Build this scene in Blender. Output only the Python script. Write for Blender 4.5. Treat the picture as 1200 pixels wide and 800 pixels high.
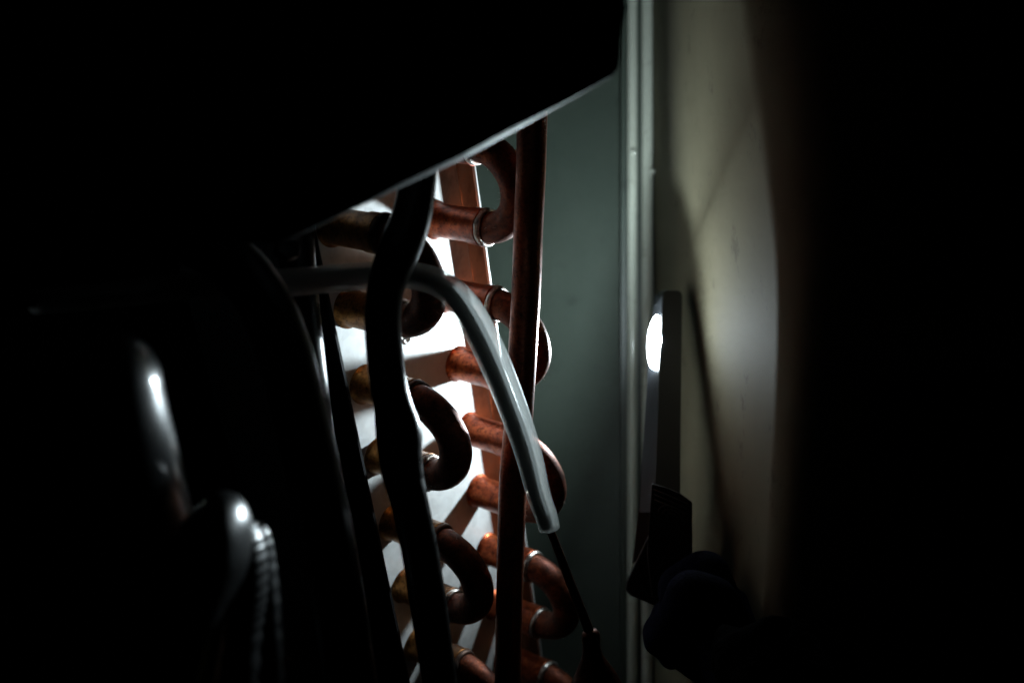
import bpy, bmesh, math, random
from mathutils import Vector, Matrix, noise
random.seed(7)
for o in list(bpy.data.objects): bpy.data.objects.remove(o)
C = bpy.data.collections.new('place'); bpy.context.scene.collection.children.link(C)
sc = bpy.context.scene
S = 1.3333e-3                      # model millimetres (3/8 in tube drawing) to metres
ZOFF = 1.2
LED_STRENGTH = 7000.0
F = 1200.0

# ---------------------------------------------------------------- camera, world, exposure
cam = bpy.data.cameras.new('camera'); camo = bpy.data.objects.new('camera', cam); C.objects.link(camo)
camo.location = (0, 0, ZOFF); camo.rotation_euler = (math.radians(90), 0, 0)
cam.sensor_width = 36; cam.lens = 36.0; cam.clip_start = .005; cam.clip_end = 50
cam.dof.use_dof = True; cam.dof.focus_distance = 300*S; cam.dof.aperture_fstop = 7.0
sc.camera = camo
w = bpy.data.worlds.new('World'); sc.world = w; w.use_nodes = True
bg = w.node_tree.nodes['Background']; bg.inputs[0].default_value = (0, 0, 0, 1); bg.inputs[1].default_value = 0
vs = sc.view_settings; vs.view_transform = 'Standard'; vs.look = 'None'; vs.gamma = 1; vs.use_curve_mapping = False
vs.exposure = 0.0
sc.cycles.max_bounces = 12; sc.cycles.transmission_bounces = 8; sc.cycles.diffuse_bounces = 5; sc.cycles.glossy_bounces = 5
sc.cycles.use_denoising = True
sc.cycles.caustics_reflective = True; sc.cycles.blur_glossy = 1.0
sc.cycles.sample_clamp_indirect = 6

# ---------------------------------------------------------------- helpers
def V3(x, y, z):                   # model mm (right, down, forward from the eye) to world
    return Vector((x*S, z*S, -y*S + ZOFF))
def at(px, py, Z):                 # a sight line of the photograph at its own measured distance Z
    return V3((px-600)/F*Z, (py-400)/F*Z, Z)
def link(name, me, m, parent=None, smooth=True):
    o = bpy.data.objects.new(name, me); C.objects.link(o)
    if m is not None: me.materials.append(m)
    if smooth:
        for p in me.polygons: p.use_smooth = True
    if parent is not None:
        o.parent = parent; o.matrix_parent_inverse = Matrix.Identity(4)
        o.location = -parent.location if o.data.get('abs', 1) else (0, 0, 0)
    return o
def bmobj(name, bm, m, parent=None, smooth=True, autosmooth=None):
    me = bpy.data.meshes.new(name); bmesh.ops.recalc_face_normals(bm, faces=bm.faces)
    if autosmooth:
        for e in bm.edges:
            if len(e.link_faces) == 2 and e.calc_face_angle(0) > math.radians(autosmooth): e.smooth = False
    bm.to_mesh(me); bm.free()
    return link(name, me, m, parent, smooth)
def thing(name, label, cat, loc, group=None):
    o = bpy.data.objects.new(name, None); C.objects.link(o); o.location = loc
    o.empty_display_size = .01
    return tag(o, label, cat, group)
def tag(o, label=None, cat=None, group=None, kind=None):
    if label: o['label'] = label
    if cat: o['category'] = cat
    if group: o['group'] = group
    if kind: o['kind'] = kind
    return o
def catmull(pts, n=8):
    out = []
    P = [pts[0]] + list(pts) + [pts[-1]]
    for i in range(1, len(P)-2):
        for k in range(n):
            t = k/n
            out.append([0.5*((2*P[i][j]) + (-P[i-1][j]+P[i+1][j])*t + (2*P[i-1][j]-5*P[i][j]+4*P[i+1][j]-P[i+2][j])*t*t
                        + (-P[i-1][j]+3*P[i][j]-3*P[i+1][j]+P[i+2][j])*t**3) for j in range(len(P[i]))])
    out.append(list(pts[-1]))
    return out
def sweep(bm, path, radii, seg=28, cap=True, rough=0.0, seed=0, deep=1.0):
    """tube along world points; radii in metres"""
    n = len(path); rings = []
    T = [(path[min(i+1, n-1)] - path[max(i-1, 0)]).normalized() for i in range(n)]
    up = Vector((0, 0, 1)) if abs(T[0].z) < .9 else Vector((1, 0, 0))
    N = (up - T[0]*up.dot(T[0])).normalized()
    for i in range(n):
        if i: N = (N - T[i]*N.dot(T[i])).normalized()
        B = T[i].cross(N)
        r = radii[i]; ring = []
        for s in range(seg):
            a = 2*math.pi*s/seg
            d = N*math.cos(a) + B*math.sin(a)
            rr = r
            if rough: rr *= 1 + rough*noise.noise((path[i] + d*r)*170 + Vector((seed*9.1, 0, 0)))
            ring.append(bm.verts.new(path[i] + Vector((d.x, d.y*deep, d.z))*rr))
        rings.append(ring)
    for a, b in zip(rings, rings[1:]):
        for s in range(seg): bm.faces.new((a[s], a[(s+1) % seg], b[(s+1) % seg], b[s]))
    if cap:
        bm.faces.new(rings[0][::-1]); bm.faces.new(rings[-1])
    return rings
def pxpipe(name, pts, m, parent=None, seg=32, n=8, rough=0.0, cap=True):
    """pts: (px, py, Z, half width in px)"""
    q = catmull(pts, n)
    bm = bmesh.new()
    sweep(bm, [at(a[0], a[1], a[2]) for a in q], [a[3]/F*a[2]*S for a in q], seg, cap, rough)
    return bmobj(name, bm, m, parent)
def prism(bm, front, back):
    a = [bm.verts.new(p) for p in front]; b = [bm.verts.new(p) for p in back]
    n = len(a)
    bm.faces.new(a); bm.faces.new(b[::-1])
    for i in range(n): bm.faces.new((a[i], a[(i+1) % n], b[(i+1) % n], b[i]))
def bevel(bm, w, seg=3):
    bmesh.ops.bevel(bm, geom=list(bm.edges), offset=w, segments=seg, profile=.5, affect='EDGES')

# ---------------------------------------------------------------- materials
class M:
    def __init__(s, name, **k):
        s.m = bpy.data.materials.new(name); s.m.use_nodes = True
        s.nt = s.m.node_tree; s.b = s.nt.nodes['Principled BSDF']
        for a, v in k.items():
            s.b.inputs[a.replace('_', ' ')].default_value = (*v, 1) if isinstance(v, tuple) and len(v) == 3 else v
        s.tc = s.nt.nodes.new('ShaderNodeTexCoord')
    def n(s, t, **k):
        x = s.nt.nodes.new(t)
        for a, v in k.items(): setattr(x, a, v)
        return x
    def l(s, a, b): s.nt.links.new(a, b)
    def noise(s, scale, detail=5, rough=.6, stretch=None):
        x = s.n('ShaderNodeTexNoise'); x.inputs['Scale'].default_value = scale
        x.inputs['Detail'].default_value = detail; x.inputs['Roughness'].default_value = rough
        if stretch:
            mp = s.n('ShaderNodeMapping'); mp.inputs['Scale'].default_value = stretch
            s.l(s.tc.outputs['Object'], mp.inputs[0]); s.l(mp.outputs[0], x.inputs[0])
        else: s.l(s.tc.outputs['Object'], x.inputs[0])
        return x.outputs[0]
    def ramp(s, src, stops):
        r = s.n('ShaderNodeValToRGB'); e = r.color_ramp.elements
        while len(e) < len(stops): e.new(.5)
        for el, (p, c) in zip(e, stops):
            el.position = p; el.color = (*c, 1) if isinstance(c, tuple) else (c, c, c, 1)
        s.l(src, r.inputs[0]); return r.outputs[0]
    def bump(s, src, strength=.3, dist=.0002):
        b = s.n('ShaderNodeBump'); b.inputs['Strength'].default_value = strength; b.inputs['Distance'].default_value = dist
        s.l(src, b.inputs['Height']); s.l(b.outputs[0], s.b.inputs['Normal']); return s
    def col(s, src): s.l(src, s.b.inputs['Base Color']); return s
    def ro(s, src): s.l(src, s.b.inputs['Roughness']); return s
    def me(s, src): s.l(src, s.b.inputs['Metallic']); return s

g = M('galvanised_sheet', Metallic=.25, Roughness=.5)
vo = g.n('ShaderNodeTexVoronoi'); vo.inputs['Scale'].default_value = 190; g.l(g.tc.outputs['Object'], vo.inputs[0])
mx = g.n('ShaderNodeMix', data_type='RGBA'); mx.inputs[0].default_value = .35
g.l(g.ramp(g.noise(60), [(.35, (.55, .55, .53)), (.7, (.78, .79, .78))]), mx.inputs[6])
g.l(g.ramp(vo.outputs['Color'], [(0, .45), (1, .8)]), mx.inputs[7])
g.col(mx.outputs[2]); g.ro(g.ramp(g.noise(300), [(.3, .4), (.7, .62)])); g.bump(g.noise(900, 8), .25, .0001)
GALV = g.m
g = M('galvanised_fold_stain_and_bounce', Metallic=.45, Roughness=.45)
g.col(g.ramp(g.noise(120, 8, .7, (1, 1, .35)), [(.3, (.16, .12, .09)), (.5, (.3, .24, .19)), (.72, (.38, .22, .13))]))  # oil stain, plus copper reflection and shade painted in as brown
g.bump(g.noise(900, 8), .3, .0001); FOLD = g.m

def copper(name, dark, mid, bright, met=.85, lo=.28, hi=.55, sc_=130):
    c = M(name, Metallic=met, Roughness=.4)
    c.col(c.ramp(c.noise(sc_, 9, .72), [(.32, dark), (.5, mid), (.7, bright)]))
    c.ro(c.ramp(c.noise(sc_*2.2, 6), [(.3, lo), (.7, hi)]))
    mm = c.n('ShaderNodeMix', data_type='RGBA', blend_type='MULTIPLY'); mm.inputs[0].default_value = .9
    c.l(c.b.inputs['Base Color'].links[0].from_socket, mm.inputs[6])
    c.l(c.ramp(c.noise(620, 10, .8), [(.4, .18), (.52, 1.0)]), mm.inputs[7]); c.col(mm.outputs[2])
    c.bump(c.noise(900, 10, .75), .5, .0002)
    return c.m
COPPER = copper('tarnished_copper', (.07, .012, .005), (.3, .055, .016), (.5, .12, .035))
COPPER_BEND = copper('dirty_copper_bend', (.04, .01, .005), (.15, .034, .013), (.34, .085, .03), met=.6, lo=.35, hi=.65)
COPPER_PIPE = copper('brown_copper_pipe', (.07, .016, .009), (.25, .06, .027), (.42, .12, .05), met=.6, lo=.3, hi=.55, sc_=45)
AMBER = copper('copper_painted_bounce', (.06, .02, .008), (.3, .12, .03), (.5, .24, .07), sc_=55)  # amber paints in the orange sheen reflected onto the near-column stubs
g = M('braze_silver', Metallic=.9, Roughness=.35)
g.col(g.ramp(g.noise(260, 6), [(.4, (.16, .13, .11)), (.6, (.75, .72, .68))])); g.bump(g.noise(1100, 8), .7, .0003); BRAZE = g.m
g = M('scorched_copper', Metallic=.6, Roughness=.5)
g.col(g.ramp(g.noise(220, 6), [(.35, (.03, .022, .02)), (.65, (.14, .075, .05))])); g.bump(g.noise(1100, 8), .4, .0002); SCORCH = g.m
g = M('black_painted_pipe', Roughness=.3)
g.col(g.ramp(g.noise(90, 8), [(.3, (.004, .004, .004)), (.8, (.012, .011, .01))])); g.ro(g.ramp(g.noise(300, 8), [(.3, .25), (.7, .45)])); g.bump(g.noise(700, 6), .3, .0001); BLACK = g.m
g = M('black_gloss', Roughness=.2)
g.col(g.ramp(g.noise(90, 8), [(.3, (.003, .004, .005)), (.8, (.01, .012, .014))])); g.b.inputs['Coat Weight'].default_value = 1; g.b.inputs['Coat Roughness'].default_value = .15; g.b.inputs['Roughness'].default_value = .34; g.bump(g.noise(120, 4), .25, .0002); GLOSS = g.m
g = M('black_hose_skin', Roughness=.42)
g.col(g.ramp(g.noise(90, 8), [(.3, (.004, .005, .006)), (.8, (.014, .017, .02))])); g.b.inputs['Coat Weight'].default_value = 1; g.b.inputs['Coat Roughness'].default_value = .27; g.bump(g.noise(260, 6), .4, .0003); HOSE = g.m
g = M('black_cover_paint', Roughness=.55, Base_Color=(.012, .012, .013)); g.bump(g.noise(900, 6), .3, .0001); COVER = g.m
g = M('bare_sheet_edge', Metallic=.3, Roughness=.5)
g.col(g.ramp(g.noise(240, 7), [(.35, (.06, .075, .08)), (.65, (.16, .19, .2))])); EDGE = g.m
g = M('drawn_aluminium', Metallic=1, Roughness=.5)
g.col(g.ramp(g.noise(60, 8, .7), [(.3, (.62, .66, .66)), (.7, (.88, .9, .89))]))
g.ro(g.ramp(g.noise(200, 8), [(.3, .44), (.7, .56)])); g.bump(g.noise(500, 8), .18, .0001); ALU = g.m
g = M('clear_sleeve', Roughness=.22, Base_Color=(.8, .84, .82), Metallic=.8)
g.ro(g.ramp(g.noise(200, 8), [(.3, .3), (.7, .5)])); g.bump(g.noise(420, 6), .2, .0001)
tl_ = g.n('ShaderNodeBsdfTranslucent'); tl_.inputs[0].default_value = (.94, .98, .96, 1)
tp_ = g.n('ShaderNodeBsdfTransparent'); m1 = g.n('ShaderNodeMixShader'); m2 = g.n('ShaderNodeMixShader')
m1.inputs[0].default_value = .8; g.l(g.b.outputs[0], m1.inputs[1]); g.l(tl_.outputs[0], m1.inputs[2])
m2.inputs[0].default_value = .5; g.l(m1.outputs[0], m2.inputs[1]); g.l(tp_.outputs[0], m2.inputs[2])
g.l(m2.outputs[0], g.nt.nodes['Material Output'].inputs[0]); SLEEVET = g.m
def wall(name, a, b, rough=.5):
    c = M(name, Roughness=rough)
    c.col(c.ramp(c.noise(9, 8, .6), [(.3, a), (.7, b)]))
    mm = c.n('ShaderNodeMix', data_type='RGBA', blend_type='MULTIPLY'); mm.inputs[0].default_value = .8
    c.l(c.b.inputs['Base Color'].links[0].from_socket, mm.inputs[6])
    c.l(c.ramp(c.noise(55, 9, .75), [(.33, .45), (.42, 1.0)]), mm.inputs[7]); c.col(mm.outputs[2])
    c.bump(c.noise(900, 6), .25, .00015); return c.m
WALLB = wall('grey_green_panel', (.024, .034, .026), (.035, .045, .035))
WALLR = wall('cream_side_panel', (.145, .128, .08), (.195, .172, .11), .75)
WALLR.node_tree.nodes['Principled BSDF'].inputs['Specular IOR Level'].default_value = .2
BEAD = wall('cream_bead', (.27, .285, .23), (.36, .375, .32), .14)
g = M('dark_plastic', Roughness=.5, Base_Color=(.009, .01, .012)); g.bump(g.noise(1200, 4), .3, .0001); PLAST = g.m
g = M('grey_plastic', Roughness=.45, Base_Color=(.05, .054, .058)); g.bump(g.noise(1200, 4), .3, .0001); PLASTG = g.m
g = M('glove_knit', Roughness=.9); g.b.inputs['Specular IOR Level'].default_value = .05
g.col(g.ramp(g.noise(500, 6), [(.3, (.003, .0035, .01)), (.7, (.008, .01, .03))])); g.bump(g.noise(900, 4), .8, .0006); GLOVE = g.m
g = M('sleeve_cloth', Roughness=.95, Specular_IOR_Level=.02, Base_Color=(.002, .002, .0025)); g.bump(g.noise(60, 4), .6, .004); SLEEVE = g.m
g = M('lint', Roughness=.9, Base_Color=(.6, .55, .5)); LINT = g.m
g = M('led_light'); g.b.inputs['Emission Color'].default_value = (.82, .95, 1, 1)
g.b.inputs['Emission Strength'].default_value = LED_STRENGTH; LED = g.m
g = M('frosted_lens', Roughness=.35, Base_Color=(.75, .85, .9)); g.b.inputs['Transmission Weight'].default_value = .0
g.b.inputs['Subsurface Weight'].default_value = 1; g.b.inputs['Subsurface Radius'].default_value = (.004, .005, .006); FROST = g.m

g = M('glowing_lens_cover'); tr_ = g.n('ShaderNodeBsdfTransparent'); em_ = g.n('ShaderNodeEmission'); ad_ = g.n('ShaderNodeAddShader')
tr_.inputs[0].default_value = (.92, .95, .97, 1); em_.inputs[0].default_value = (.8, .93, 1, 1); em_.inputs[1].default_value = 110.0
g.l(tr_.outputs[0], ad_.inputs[0]); g.l(em_.outputs[0], ad_.inputs[1]); g.l(ad_.outputs[0], g.nt.nodes['Material Output'].inputs[0]); COVERLENS = g.m

# ---------------------------------------------------------------- walls behind
def quad_panel(name, corners, thick, m):
    """corners in model mm, thick vector in model mm"""
    bm = bmesh.new()
    prism(bm, [V3(*c) for c in corners], [V3(c[0]+thick[0], c[1]+thick[1], c[2]+thick[2]) for c in corners])
    return bmobj(name, bm, m, None, False)
tag(quad_panel('back_wall', [(-42, -420, 525), (57.5, -420, 472), (57.5, 420, 472), (-42, 420, 525)], (0, 0, 6), WALLB), kind='structure')
bm = bmesh.new()                    # side wall: runs towards the eye and turns away, curve widened above to fade its light
rows = []
for y, xe, cr in catmull([(-400, 60, 20), (-330, 61, 20), (-260, 62, 20), (-200, 63, 20), (-150, 64.5, 20), (-105, 68, 20), (-75, 72, 19), (-45, 76, 16), (-10, 79, 11), (50, 77, 8), (100, 73.5, 7), (160, 70.5, 7), (240, 66.5, 7), (320, 62, 7), (400, 58, 7)], 6):
    pr = [(66, y, 474), (66+(xe-66)*.5, y, 385), (xe-.6, y, 300)]
    for k in range(1, 9):
        a = k/8*math.radians(90)
        pr.append((xe-.6+cr*(1-math.cos(a)), y, 300-cr*math.sin(a)))
    pr.append((xe+140, y, 300-cr))
    rows.append([bm.verts.new(V3(*p)) for p in pr])
for a, b in zip(rows, rows[1:]):
    for i in range(len(a)-1): bm.faces.new((a[i], a[i+1], b[i+1], b[i]))
o = bmobj('side_wall', bm, WALLR); tag(o, kind='structure')
so = o.modifiers.new('s', 'SOLIDIFY'); so.thickness = .002; so.offset = -1
t = thing('corner_trim', 'cream upright trim with two rounded beads in the corner left of the work light', 'trim', V3(61, 0, 465))
for px_, r in ((741, 6), (758.5, 7)):
    bm = bmesh.new()
    path = [at(px_, 400+yy, 466) for yy in range(-1050, 1051, 70)]
    sweep(bm, path, [r/F*466*S]*len(path), 20)
    bmobj('bead', bm, BEAD, t)
bm = bmesh.new()
prism(bm, [V3(50, -410, 469), V3(68, -410, 467), V3(68, 410, 467), V3(50, 410, 469)], [V3(50, -410, 471.5), V3(68, -410, 472), V3(68, 410, 472), V3(50, 410, 471.5)])
bmobj('backing_strip', bm, WALLB, t, False)
for px_, py_ in ((742, 178), (764, 200)):
    bm = bmesh.new(); bmesh.ops.create_uvsphere(bm, u_segments=16, v_segments=10, radius=.0021)
    bmesh.ops.translate(bm, vec=at(px_, py_, 464.3), verts=bm.verts)
    bmobj('rivet', bm, BEAD, t)

bm = bmesh.new(); bmesh.ops.create_uvsphere(bm, u_segments=16, v_segments=10, radius=.0022)
bmesh.ops.translate(bm, vec=V3(72.6, -26, 378), verts=bm.verts)
o = bmobj('screw', bm, BEAD); tag(o, 'small pale screw head in the side panel just right of the work light top', 'screw')

# ---------------------------------------------------------------- the coil
RM = ((0.7771881706828112, 0.11721412322885771, 0.6182551226364581), (0.17952893411496076, 0.9003629659218129, -0.39637846991473286), (-0.6031151707311613, 0.4190553411091295, 0.6787081198288281))
CO = (-50.721, -32.73, 290.264)
def K(h, v, u):                      # coil frame: h out of the end plate, v down, u away from the eye
    return V3(*[CO[i] + RM[i][0]*h + RM[i][1]*v + RM[i][2]*u for i in range(3)])
P_, SEP, STAG = 25.4, 40.85, -13.58
coil = thing('heat_exchanger_coil', 'tilted coil with bright galvanised end plate and copper return bends', 'coil', K(0, 120, 20))
VT = -33
def kbox(name, h0, h1, v0, v1, u0, u1, m, parent, bev=0.0):
    bm = bmesh.new()
    prism(bm, [K(h0, v0, u0), K(h1, v0, u0), K(h1, v1, u0), K(h0, v1, u0)], [K(h0, v0, u1), K(h1, v0, u1), K(h1, v1, u1), K(h0, v1, u1)])
    if bev: bevel(bm, bev, 2)
    return bmobj(name, bm, m, parent, False)
kbox('end_plate', -1.2, 0, VT, 300, -18.5, 45.5, GALV, coil)
# far fold with a pressed crease, and a bright cut lip
bm = bmesh.new()
prof = [(0.0, 45.52), (2.5, 50.6), (2.35, 51.2), (2.75, 51.6), (5.0, 56.2), (4.2, 56.7), (1.6, 51.8), (-1.0, 46.4), (-1.2, 45.52)]
prism(bm, [K(h, VT, u) for h, u in prof], [K(h, 300, u) for h, u in prof])
bmobj('far_flange', bm, FOLD, coil, False)
bm = bmesh.new(); sweep(bm, [K(4.75, v, 56.5) for v in range(-33, 300, 24)], [.72*S]*14, 12)
bmobj('flange_lip', bm, GALV, coil)
bm = bmesh.new()
prof = [(.02, -18.5), (13.6, -18.5), (14, -18.1), (14, -17.3), (.02, -17.3)]
prism(bm, [K(h, VT, u) for h, u in prof], [K(h, 300, u) for h, u in prof])
bmobj('near_flange', bm, COVER, coil, False)  # sheet painted black to carry the shade on its eye-facing side
bm = bmesh.new()                     # fins behind the plate
for i in range(36):
    h = -2.6 - i*1.6
    prism(bm, [K(h, VT+2, -16), K(h-.15, VT+2, -16), K(h-.15, 298, -16), K(h, 298, -16)], [K(h, VT+2, 43), K(h-.15, VT+2, 43), K(h-.15, 298, 43), K(h, 298, 43)])
tag(bmobj('fin_pack', bm, GALV, coil, False), kind='stuff')
for v, u in ((-6, 22), (44, 20), (95, 21), (146, 20), (196, 21)):
    for dv, du, rr in ((0, 0, 1.3),):
        bm = bmesh.new(); rings = []
        for h, r in ((.02, rr+1.0), (.45, rr+.5), (.5, rr), (.1, rr-.25), (.02, rr-.3)):
            rings.append([bm.verts.new(K(h, v+dv+r*math.cos(a), u+du+r*math.sin(a))) for a in [2*math.pi*i/20 for i in range(20)]])
        for a, b in zip(rings, rings[1:]):
            for i in range(20): bm.faces.new((a[i], a[(i+1) % 20], b[(i+1) % 20], b[i]))
        bm.faces.new(rings[-1])
        bmobj('pressed_dimple', bm, GALV, coil)
H1 = 20.5; TR = 5.35; UR = 4.8
lint_pts = []
def leg(v, u, hmax=H1):
    prof = [(-1.0, TR+.9), (.05, TR+.9), (.5, TR+.5), (1.0, TR+.1), (3, TR), (hmax-5.6, TR), (hmax-5, TR+.35), (hmax-.5, TR+.45), (hmax, TR+.75), (hmax+.3, TR+.6), (hmax+.3, UR+.1), (hmax-3, UR+.05)]
    bm = bmesh.new()
    sweep(bm, [K(h, v, u) for h, r in prof], [r*S for h, r in prof], 36, True)
    # sweep's tangents flip on doubled points: build rings by hand instead
    bm.free(); bm = bmesh.new(); rings = []
    for h, r in prof:
        rings.append([bm.verts.new(K(h, v + r*math.cos(a), u + r*math.sin(a))) for a in [2*math.pi*i/36 for i in range(36)]])
    for a, b in zip(rings, rings[1:]):
        for i in range(36): bm.faces.new((a[i], a[(i+1) % 36], b[(i+1) % 36], b[i]))
    bm.faces.new(rings[0])
    return bmobj('tube_stub', bm, COPPER if u > 10 else AMBER, coil)
def bend(v0, v1, u, du0=0, rough=.03, squash=1.0):
    """half loop between two stubs"""
    bm = bmesh.new(); vm, r = (v0+v1)/2, abs(v1-v0)/2
    path = [(H1-3.5, v0, u)] + [(H1+.6+(r+.8)*math.sin(a), vm - r*math.cos(a), u) for a in [math.pi*i/26 for i in range(27)]] + [(H1-3.5, v1, u)]
    rad = [UR]*len(path)
    sweep(bm, [K(*p) for p in path], [x*S for x in rad], 30, True, rough, v0)
    o = bmobj('return_bend', bm, COPPER_BEND, coil)
    for vv in (v0, v1):              # braze fillet round the socket mouth
        bm = bmesh.new(); n1, n2 = 40, 10; rings = []
        for i in range(n1):
            a = 2*math.pi*i/n1; ring = []
            bl = 1 + .45*max(0, noise.noise(Vector((math.cos(a)*1.7, math.sin(a)*1.7, vv*.37+u))))*2
            for j in range(n2):
                b = 2*math.pi*j/n2
                rr = UR+.35 + .75*bl*math.cos(b); hh = H1+.75 + 1.15*bl*math.sin(b)
                ring.append(bm.verts.new(K(hh, vv+rr*math.cos(a), u+rr*math.sin(a))))
            rings.append(ring)
        for i in range(n1):
            p, q = rings[i], rings[(i+1) % n1]
            for j in range(n2): bm.faces.new((p[j], p[(j+1) % n2], q[(j+1) % n2], q[j]))
        br = bmobj('braze_ring', bm, BRAZE if vv == v1 or u > 10 else SCORCH, o)
        br.location = -coil.location; br.matrix_parent_inverse = Matrix.Identity(4); br.location = (0, 0, 0)
    for i in range(46):
        a = math.pi*random.random(); b = random.uniform(0, 2*math.pi)
        d = (math.sin(a), -math.cos(a))
        hh = H1+.6+(r+.8+UR*math.cos(b))*d[0]; v_ = vm + (r+UR*math.cos(b))*d[1]; uu = u+UR*math.sin(b)
        lint_pts.append((K(hh, v_, uu), (K(hh+d[0]*math.cos(b), v_+d[1]*math.cos(b), uu+math.sin(b)) - K(hh, v_, uu)).normalized()))
    return o
for col, u, off in ((0, 0.0, 0.0), (1, SEP, STAG)):
    for k in range(0, 10):
        leg(k*P_+off, u)
    for k in range(0, 10, 2):
        bend(k*P_+off, (k+1)*P_+off, u)

# ---------------------------------------------------------------- pipes
V = 8
o = pxpipe('copper_pipe', [(629, -40, 286, 18.5), (626, 60, 286, 18.2), (624, 120, 286, 18), (622, 200, 286, 17.6), (619, 270, 290, 17.4), (617, 330, 296, 17.3), (612, 420, 302.5, 17), (607, 500, 307, 16.8), (601, 570, 311, 16.3), (597, 700, 316, 15.7), (595, 800, 320, 15.5), (592, 900, 324, 15.3)], COPPER_PIPE, rough=.012)
tag(o, 'long upright brown copper pipe crossing in front of the far return bends', 'pipe')
for i in range(110):
    y = random.uniform(140, 640); xx = 639 + (y-130)/(500-130)*(622-640) if y < 500 else 622-(y-500)*.055
    p = at(xx, y, 283+(y-150)*.062); lint_pts.append((p, Vector((random.uniform(.3, 1), random.uniform(-.6, .9), random.uniform(-.6, .6))).normalized()))
o = pxpipe('black_pipe', [(505, 60, 236, 22), (497, 130, 238, 22), (491, 195, 240, 21.5), (483, 251, 242, 23.5), (467, 295, 243, 25), (452, 339, 244, 22), (449, 388, 245, 21.5), (455, 447, 246, 22), (461, 476, 247, 23), (467, 505, 247.5, 27), (469, 534, 248, 25.5), (473, 560, 249, 24), (478, 580, 249, 22.5), (491, 640, 251, 21.5), (501, 702, 253, 22), (515, 797, 256, 20.5), (530, 900, 260, 20)], BLACK, rough=.015)
tag(o, 'black wavy pipe with a swollen joint standing before the white end plate', 'pipe')
o = pxpipe('black_pipe', [(60, 262, 226, 30), (150, 266, 224, 30), (215, 278, 222, 31), (268, 304, 220, 32), (304, 345, 220, 32), (330, 400, 220, 32), (346, 460, 221, 32), (360, 520, 222, 32), (380, 616, 224, 32), (396, 700, 227, 31), (411, 800, 230, 30), (428, 900, 234, 30)], BLACK, rough=.01)
tag(o, 'thick black pipe arching over and down beside the left edge of the coil', 'pipe')
o = pxpipe('black_pipe', [(352, 120, 268, 22), (348, 200, 268, 22), (346, 240, 267, 22), (348, 290, 267, 21), (352, 340, 267, 21), (360, 420, 270, 21), (372, 520, 275, 21)], BLACK)
tag(o, 'dark upright pipe behind the left end of the silver tube', 'pipe')
# silver tube, hollow at its mouth
t = thing('silver_tube', 'bent bright silvery tube with cut end hanging across the upright copper pipe', 'tube', at(487, 325, 258))
q = catmull([(40, 352, 200, 15), (120, 347, 212, 15.5), (200, 338, 224, 16), (270, 334, 232, 16.5), (335, 331, 238, 16.8), (432, 323, 254, 16), (470, 321.5, 257, 16), (495, 325, 258, 16.2), (515, 332, 258, 16.5), (532, 344, 259, 17), (548, 363, 260, 18), (566, 395, 262, 18.5), (583, 432, 264, 18), (600, 475, 266, 17), (618, 527, 268, 15.8), (631, 578, 270, 14), (640, 604, 271, 13), (643.5, 617, 271.5, 12.4)], 8)
bm = bmesh.new(); path = [at(a[0], a[1], a[2]) for a in q]; rad = [a[3]/F*a[2]*S for a in q]
tdir = (path[-1]-path[-2]).normalized()
e = path[-1]; r0 = rad[-1]
path += [e+tdir*.0008, e+tdir*.0011, e+tdir*.0011, e+tdir*.0007, e-tdir*.006]
rad += [r0*.97, r0*.9, r0*.8, r0*.74, r0*.72]
# ring orientation kept from the tube direction
base = path[:-5]; rings = sweep(bm, base, rad[:-5], 36, False, .012)
bm.faces.new(rings[0])
last = rings[-1]
for p, r in zip(path[-5:], rad[-5:]):
    new = [bm.verts.new(p + (v.co-e).normalized()*r) for v in rings[-1]]
    for s in range(36): bm.faces.new((last[s], last[(s+1) % 36], new[(s+1) % 36], new[s]))
    last = new
bmobj('tube_wall', bm, SLEEVET, t)
bm = bmesh.new(); sweep(bm, [p + Vector((-r*.22, -r*.2, 0)) for p, r in zip(path[:-5], rad)], [r*.62 for r in rad[:-5]], 24, True, .03); bmobj('dark_band_rod', bm, BLACK, t)  # black rod added off-centre to give the tube its dark reflected band
# thin copper line leaving the mouth of the silver tube and its distributor
t = thing('distributor', 'dark copper distributor cone with a thin line running up to the silver tube', 'distributor', at(692, 760, 285))
pxpipe('capillary', [(643.5, 618, 272, 4.5), (646, 624, 273, 4.8), (655, 647, 275, 5), (668, 682, 278, 5.3), (680, 712, 281, 5.6), (692, 744, 284, 6), (695, 756, 285, 6.2)], COPPER_PIPE, t, 20)
q = [(691, 738, 284, 8), (692, 742, 284, 10.5), (692.5, 748, 284.3, 11), (693, 756, 284.6, 10), (694, 768, 285, 12), (697, 790, 286, 24), (700, 815, 287, 36), (703, 850, 288, 44), (706, 900, 290, 46)]
bm = bmesh.new(); sweep(bm, [at(*a[:3]) for a in q], [a[3]/F*a[2]*S for a in q], 32, True, .04); bmobj('cone', bm, COPPER_BEND, t)
# black domed vessel at the left
bm = bmesh.new()
q = [(120, 397, 172, 2), (121, 398, 172, 14), (122, 401, 172, 24), (124, 407, 172, 35), (127, 418, 172, 45), (130, 438, 172, 52), (134, 465, 173, 53), (142, 505, 176, 54), (153, 545, 183, 54), (170, 600, 196, 50), (200, 690, 214, 46), (240, 830, 240, 42)]
q = catmull(q, 4)
sweep(bm, [at(*a[:3]) for a in q], [a[3]/F*a[2]*S for a in q], 64, True, 0, 0, 1.45)
o = bmobj('accumulator', bm, GLOSS); tag(o, 'glossy black round topped vessel alone at the left of the pipes', 'vessel')
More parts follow.
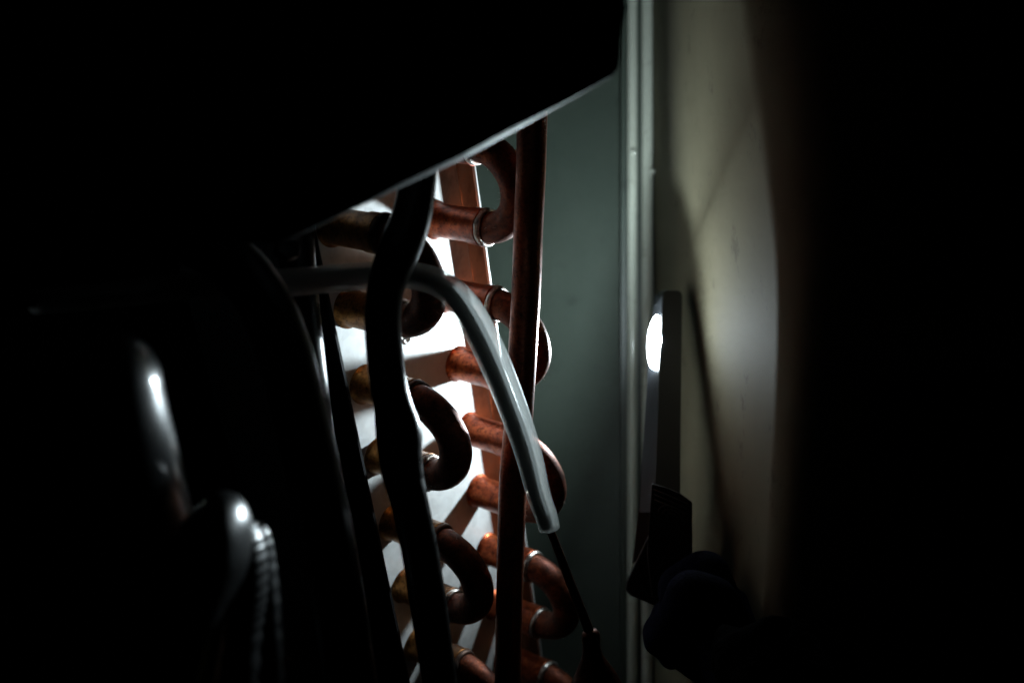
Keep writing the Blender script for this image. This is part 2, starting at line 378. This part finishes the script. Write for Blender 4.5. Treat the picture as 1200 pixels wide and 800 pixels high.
# looped hoses below it
def hose(label, pts, m, ribs=0, name='looped_hose', cat='hose'):
    q = catmull(pts, 14 if ribs else 8); bm = bmesh.new()
    rad = [a[3]/F*a[2]*S*(1+(.05*math.sin(i*math.pi*2/3.5)+random.uniform(-.03, .03) if ribs else 0)) for i, a in enumerate(q)]
    sweep(bm, [at(*a[:3]) for a in q], rad, 36, True, .04, 3, 2.3)
    return tag(bmobj(name, bm, m), label, cat, 'hoses looped together at the lower left')
hose('smooth black looped hose with the brightest shine, foremost of the hose bundle', [(150, 850, 186, 24), (180, 760, 186, 25), (212, 676, 186, 26), (240, 618, 187, 24), (254, 596, 187, 18), (262, 598, 187, 22), (264, 618, 187, 28), (258, 655, 187, 32), (242, 700, 187, 30), (228, 760, 187, 26), (215, 850, 188, 26)], HOSE)
hose('ribbed black hose directly right of the smooth foremost looped hose', [(235, 850, 193, 14), (248, 740, 193, 14), (266, 660, 194, 14), (284, 622, 194, 13), (295, 640, 194, 14), (297, 690, 195, 15), (292, 740, 196, 15), (290, 850, 197, 15)], HOSE, 1)
hose('outermost thin ribbed hose at the right side of the hose bundle', [(262, 850, 201, 10), (275, 700, 201, 10), (294, 625, 201, 9), (306, 624, 201, 10), (315, 680, 202, 11), (322, 760, 203, 11), (328, 850, 204, 11)], HOSE, 1)
hose('second ribbed hose squeezed between the smooth loop and the outermost hose', [(255, 850, 200, 9), (268, 740, 200, 9), (284, 655, 200, 9), (300, 628, 200, 9), (308, 650, 201, 10), (310, 710, 202, 10), (308, 850, 203, 10)], HOSE, 1)
hose('straight black hose slanting down left behind the foremost looped hose', [(245, 630, 194, 9), (228, 668, 192, 9), (212, 700, 190, 9), (190, 760, 188, 9), (170, 850, 188, 9)], HOSE)
for lab, pts in (('short bare copper end showing beside the outermost ribbed hose', [(309, 700, 214, 4), (314, 716, 214, 5), (321, 735, 214, 5), (326, 752, 214, 4)]),
                 ('bare copper tip at the foot of the ribbed hoses, lowest of the bundle', [(324, 812, 214, 5), (331, 792, 213, 5.5), (337, 776, 213, 5), (339, 771, 213, 3)])):
    o = pxpipe('copper_end', pts, COPPER, None, 16); tag(o, lab, 'pipe')

# ---------------------------------------------------------------- work light
lamp = thing('work_light', 'slim dark inspection light with a glowing white strip, held upright by the wall', 'work light', at(785, 600, 340))
bm = bmesh.new(); rings = []
for y, xl, xm, xr in ((340, 777, 781, 794), (342.5, 772.5, 777, 798), (347, 767.5, 776, 799.5), (360, 765.5, 775.5, 799.5), (430, 759.5, 772, 798.5), (500, 755, 770.5, 797.5), (560, 751, 768.5, 797), (600, 749.5, 767.5, 797)):
    dz = -(y-400)*.2; z = (379+dz, 378+dz, 387+dz, 394+dz)
    rings.append([bm.verts.new(at(xr, y, z[0])), bm.verts.new(at(xm, y, z[1])), bm.verts.new(at(xl, y, z[2])), bm.verts.new(at(xl+5, y, z[3])), bm.verts.new(at(xr, y, z[3]))])
for a, b in zip(rings, rings[1:]):
    for i in range(5): bm.faces.new((a[i], a[(i+1) % 5], b[(i+1) % 5], b[i]))
bm.faces.new(rings[0]); bm.faces.new(rings[-1])
bmobj('light_bar', bm, PLAST, lamp, False)
def blob(name, c, ax, r, m, parent, seg=24):
    """ellipsoid: centre, three world axes"""
    bm = bmesh.new(); bmesh.ops.create_uvsphere(bm, u_segments=seg, v_segments=seg//2, radius=1)
    for v in bm.verts: v.co = c + ax[0]*v.co.x*r[0] + ax[1]*v.co.y*r[1] + ax[2]*v.co.z*r[2]
    return bmobj(name, bm, m, parent)
zax = (at(770.3, 370, 388.3)-at(766.3, 432, 376)).normalized()
nrm = Vector((-.86, -.5, 0)); nrm = (nrm - zax*nrm.dot(zax)).normalized(); tx = zax.cross(nrm)
lc = (at(770.3, 370, 388.3)+at(766.3, 432, 376))/2
nrm = Vector((-.9, .12, .36)); nrm = nrm.normalized(); zl = zax; zax = (zax - nrm*zax.dot(nrm)).normalized()
tx = zax.cross(nrm).normalized()
bm = bmesh.new()                     # flat lens-shaped diode window let into the bevelled side
def lens(k, off): return [lc + nrm*off + tx*(math.sin(a)*.0042*k) + zax*(math.cos(a)*.0088*k) for a in [2*math.pi*i/32 for i in range(32)]]
bm.faces.new([bm.verts.new(p) for p in lens(1, .0006)]); bmobj('led_strip', bm, LED, lamp, False)
bm = bmesh.new(); prism(bm, lens(1.07, .0004), lens(1.07, -.0008)); bmobj('led_backing', bm, PLAST, lamp, False)  # dark plate added to stop light leaving the strip's back
lv = blob('lens_cover', lc + Vector((-.0002, -.0018, 0)), (Vector((-1, 0, 0)), Vector((0, 1, 0)), zl), (.0040, .0046, .0158), COVERLENS, lamp)
# side rail and swivelling holder
bm = bmesh.new()
prism(bm, [at(*p, 362) for p in ((757, 520), (766, 520), (768, 640), (752, 652), (741, 660), (748, 600))], [at(*p, 367) for p in ((757, 520), (766, 520), (768, 640), (752, 652), (741, 660), (748, 600))])
bmobj('side_rail', bm, PLASTG, lamp, False)
bm = bmesh.new()
hp = ((763.5, 566), (780, 571), (797, 577.5), (811, 588), (811.5, 660), (806, 690), (764, 700), (758, 650), (760.5, 622))
prism(bm, [at(*p, 328) for p in hp], [at(*p, 350) for p in hp]); bevel(bm, .0006, 2)
bmobj('holder', bm, PLAST, lamp, False)
bm = bmesh.new()
hp = ((762, 622), (790, 640), (798, 700), (776, 712), (764, 708), (738, 697), (732.5, 690), (734, 681))
prism(bm, [at(*p, 332) for p in hp], [at(*p, 346) for p in hp]); bevel(bm, .0009, 3)
bmobj('base', bm, PLAST, lamp, False)
for r_, x0 in ((6, 788), (11, 788), (16, 788)):
    bm = bmesh.new()
    path = [at(x0 + r_*math.cos(a)*1.05, 606 + r_*math.sin(a)*.8 + r_*math.cos(a)*.35, 327.5) for a in [math.pi*(1+i/14) for i in range(15)]]
    sweep(bm, path, [.0003]*len(path), 8); bmobj('grip_ridge', bm, PLASTG, lamp)
for i in range(3):
    bm = bmesh.new(); path = [at(766+i*.5, 573+i*6, 327.6), at(806, 590+i*6, 327.6)]
    sweep(bm, path, [.00028]*2, 8); bmobj('grip_ridge', bm, PLASTG, lamp)

# ---------------------------------------------------------------- gloved hand
person = thing('person', 'person reaching in from the lower right, dark navy gloved hand gripping the light', 'person', at(830, 730, 356))
def capsule(bm, a, b, ra, rb, seg=18):
    d = (b-a).normalized(); up = Vector((0, 0, 1)) if abs(d.z) < .9 else Vector((1, 0, 0))
    n = (up-d*up.dot(d)).normalized(); bn = d.cross(n); rings = []
    for c, r, s in ((a, ra, -1), (b, rb, 1)):
        ang = [(-90+i*15) for i in range(1, 7)] if s < 0 else [i*15 for i in range(0, 6)]
        for t_ in ang:
            t_ = math.radians(t_)
            rings.append([bm.verts.new(c + d*math.sin(t_)*r + (n*math.cos(x)+bn*math.sin(x))*math.cos(t_)*r) for x in [2*math.pi*k/seg for k in range(seg)]])
    for p, q_ in zip(rings, rings[1:]):
        for k in range(seg): bm.faces.new((p[k], p[(k+1) % seg], q_[(k+1) % seg], q_[k]))
    bm.faces.new(rings[0][::-1]); bm.faces.new(rings[-1])
def chain(bm, pts):
    for a, b in zip(pts, pts[1:]):
        capsule(bm, at(*a[:3]), at(*b[:3]), a[3]/F*a[2]*S, b[3]/F*b[2]*S)
bm = bmesh.new()
chain(bm, [(850, 735, 318, 48), (880, 790, 302, 52), (915, 850, 285, 48)])         # palm and wrist
chain(bm, [(838, 690, 318, 26), (826, 676, 316, 32), (800, 690, 314, 30), (796, 716, 314, 24)])   # index finger, its knuckle the round top
chain(bm, [(872, 760, 305, 26), (836, 704, 303, 30), (812, 700, 302, 33), (800, 716, 303, 28)])   # thumb pressed across
chain(bm, [(840, 740, 322, 26), (805, 712, 324, 24), (784, 722, 320, 22), (778, 738, 315, 19)])   # middle
chain(bm, [(845, 770, 320, 24), (800, 744, 322, 22), (772, 740, 318, 20), (770, 752, 312, 17)])   # ring
chain(bm, [(860, 800, 316, 22), (815, 778, 320, 19), (790, 762, 316, 17), (786, 770, 311, 15)])   # little
gl = bmobj('glove', bm, GLOVE, person)
rm = gl.modifiers.new('r', 'REMESH'); rm.mode = 'VOXEL'; rm.voxel_size = .0009; rm.use_smooth_shade = True
sm = gl.modifiers.new('s', 'SMOOTH'); sm.factor = .6; sm.iterations = 30
bm = bmesh.new()
q = catmull([(892, 745, 285, 40), (890, 758, 284, 56), (900, 778, 280, 66), (945, 850, 268, 84), (1060, 1040, 240, 120)], 6)
sweep(bm, [at(*a[:3]) for a in q], [a[3]/F*a[2]*S for a in q], 40, True, .12)
bmobj('sleeve', bm, SLEEVE, person)

# ---------------------------------------------------------------- black cover in front
t = thing('cover_panel', 'large black sheet cover with a bare cut edge slanting across the upper left', 'panel', at(560, 165, 202))
outl = [(735, -60), (731, 5), (726.5, 25), (724, 48), (723.5, 66), (721.5, 78), (715, 86), (640, 126), (545, 177), (470, 212), (390, 251), (338, 276), (318, 281), (150, 283), (-260, 290), (-400, -300), (735, -300)]
def zc(p): return 203 - (600-p[0])*.012
bm = bmesh.new()
prism(bm, [at(p[0], p[1], zc(p)) for p in outl], [at(p[0], p[1], zc(p)+1.1) for p in outl])
bmobj('sheet', bm, COVER, t, False)
edge = outl[1:14]
bm = bmesh.new(); A = []
for p in edge:
    z = zc(p); tf = max(.08, 1.2 - (abs(p[0]-535)/150)**1.4)  # lip depth tapers to both ends so its lit strip fades
    f = [at(p[0], p[1], z+.05)]
    for i in range(0, 6):
        d_ = i/5
        a = at(p[0], p[1], z)
        f.append(a + Vector((.0002*math.sin(d_*3.1)*1, (.2+3.4*d_*tf)*S, -.00035*math.sin(d_*3.1))))
    A.append([bm.verts.new(x) for x in f])
for a, b in zip(A, A[1:]):
    for i in range(len(a)-1): bm.faces.new((a[i], a[i+1], b[i+1], b[i]))
o = bmobj('turned_edge', bm, EDGE, t, False)
so = o.modifiers.new('s', 'SOLIDIFY'); so.thickness = .0006; so.offset = 1
# dark bolt head on a bracket to the left of the dark pipe
t = thing('bolt', 'small dark bolt head catching a faint glint under the black cover', 'bolt', at(338, 238, 240))
bm = bmesh.new(); bmesh.ops.create_cone(bm, cap_ends=True, segments=6, radius1=.0042, radius2=.0042, depth=.004)
bevel(bm, .0005, 2)
bmesh.ops.rotate(bm, cent=(0, 0, 0), matrix=Matrix.Rotation(math.radians(70), 3, 'X') @ Matrix.Rotation(math.radians(30), 3, 'Y'), verts=bm.verts)
bmesh.ops.translate(bm, vec=at(336, 292, 240), verts=bm.verts)
bmobj('head', bm, BLACK, t, True)

# ---------------------------------------------------------------- lint caught on the copper
bm = bmesh.new()
for p, d in lint_pts:
    L = random.uniform(.0004, .0016)
    dd = (d + Vector([random.uniform(-.9, .9) for _ in range(3)])).normalized(); s_ = dd.orthogonal().normalized()*.00005
    m_ = p + dd*L*.5 + Vector([random.uniform(-.0003, .0003) for _ in range(3)])
    e_ = p + dd*L
    up_ = dd.cross(s_).normalized()*.00005
    r1 = [bm.verts.new(p - d*.0001 + x) for x in (s_, up_, -s_-up_)]; r2 = [bm.verts.new(m_ + x) for x in (s_, up_, -s_-up_)]; tip = bm.verts.new(e_)
    for i in range(3):
        bm.faces.new((r1[i], r1[(i+1) % 3], r2[(i+1) % 3], r2[i])); bm.faces.new((r2[i], r2[(i+1) % 3], tip))
tag(bmobj('lint', bm, LINT, None, False), 'pale lint and dust fibres stuck to the copper bends and pipe', 'lint', None, 'stuff')

# sub-part bookkeeping: children of a part keep absolute coordinates
bpy.context.view_layer.update()
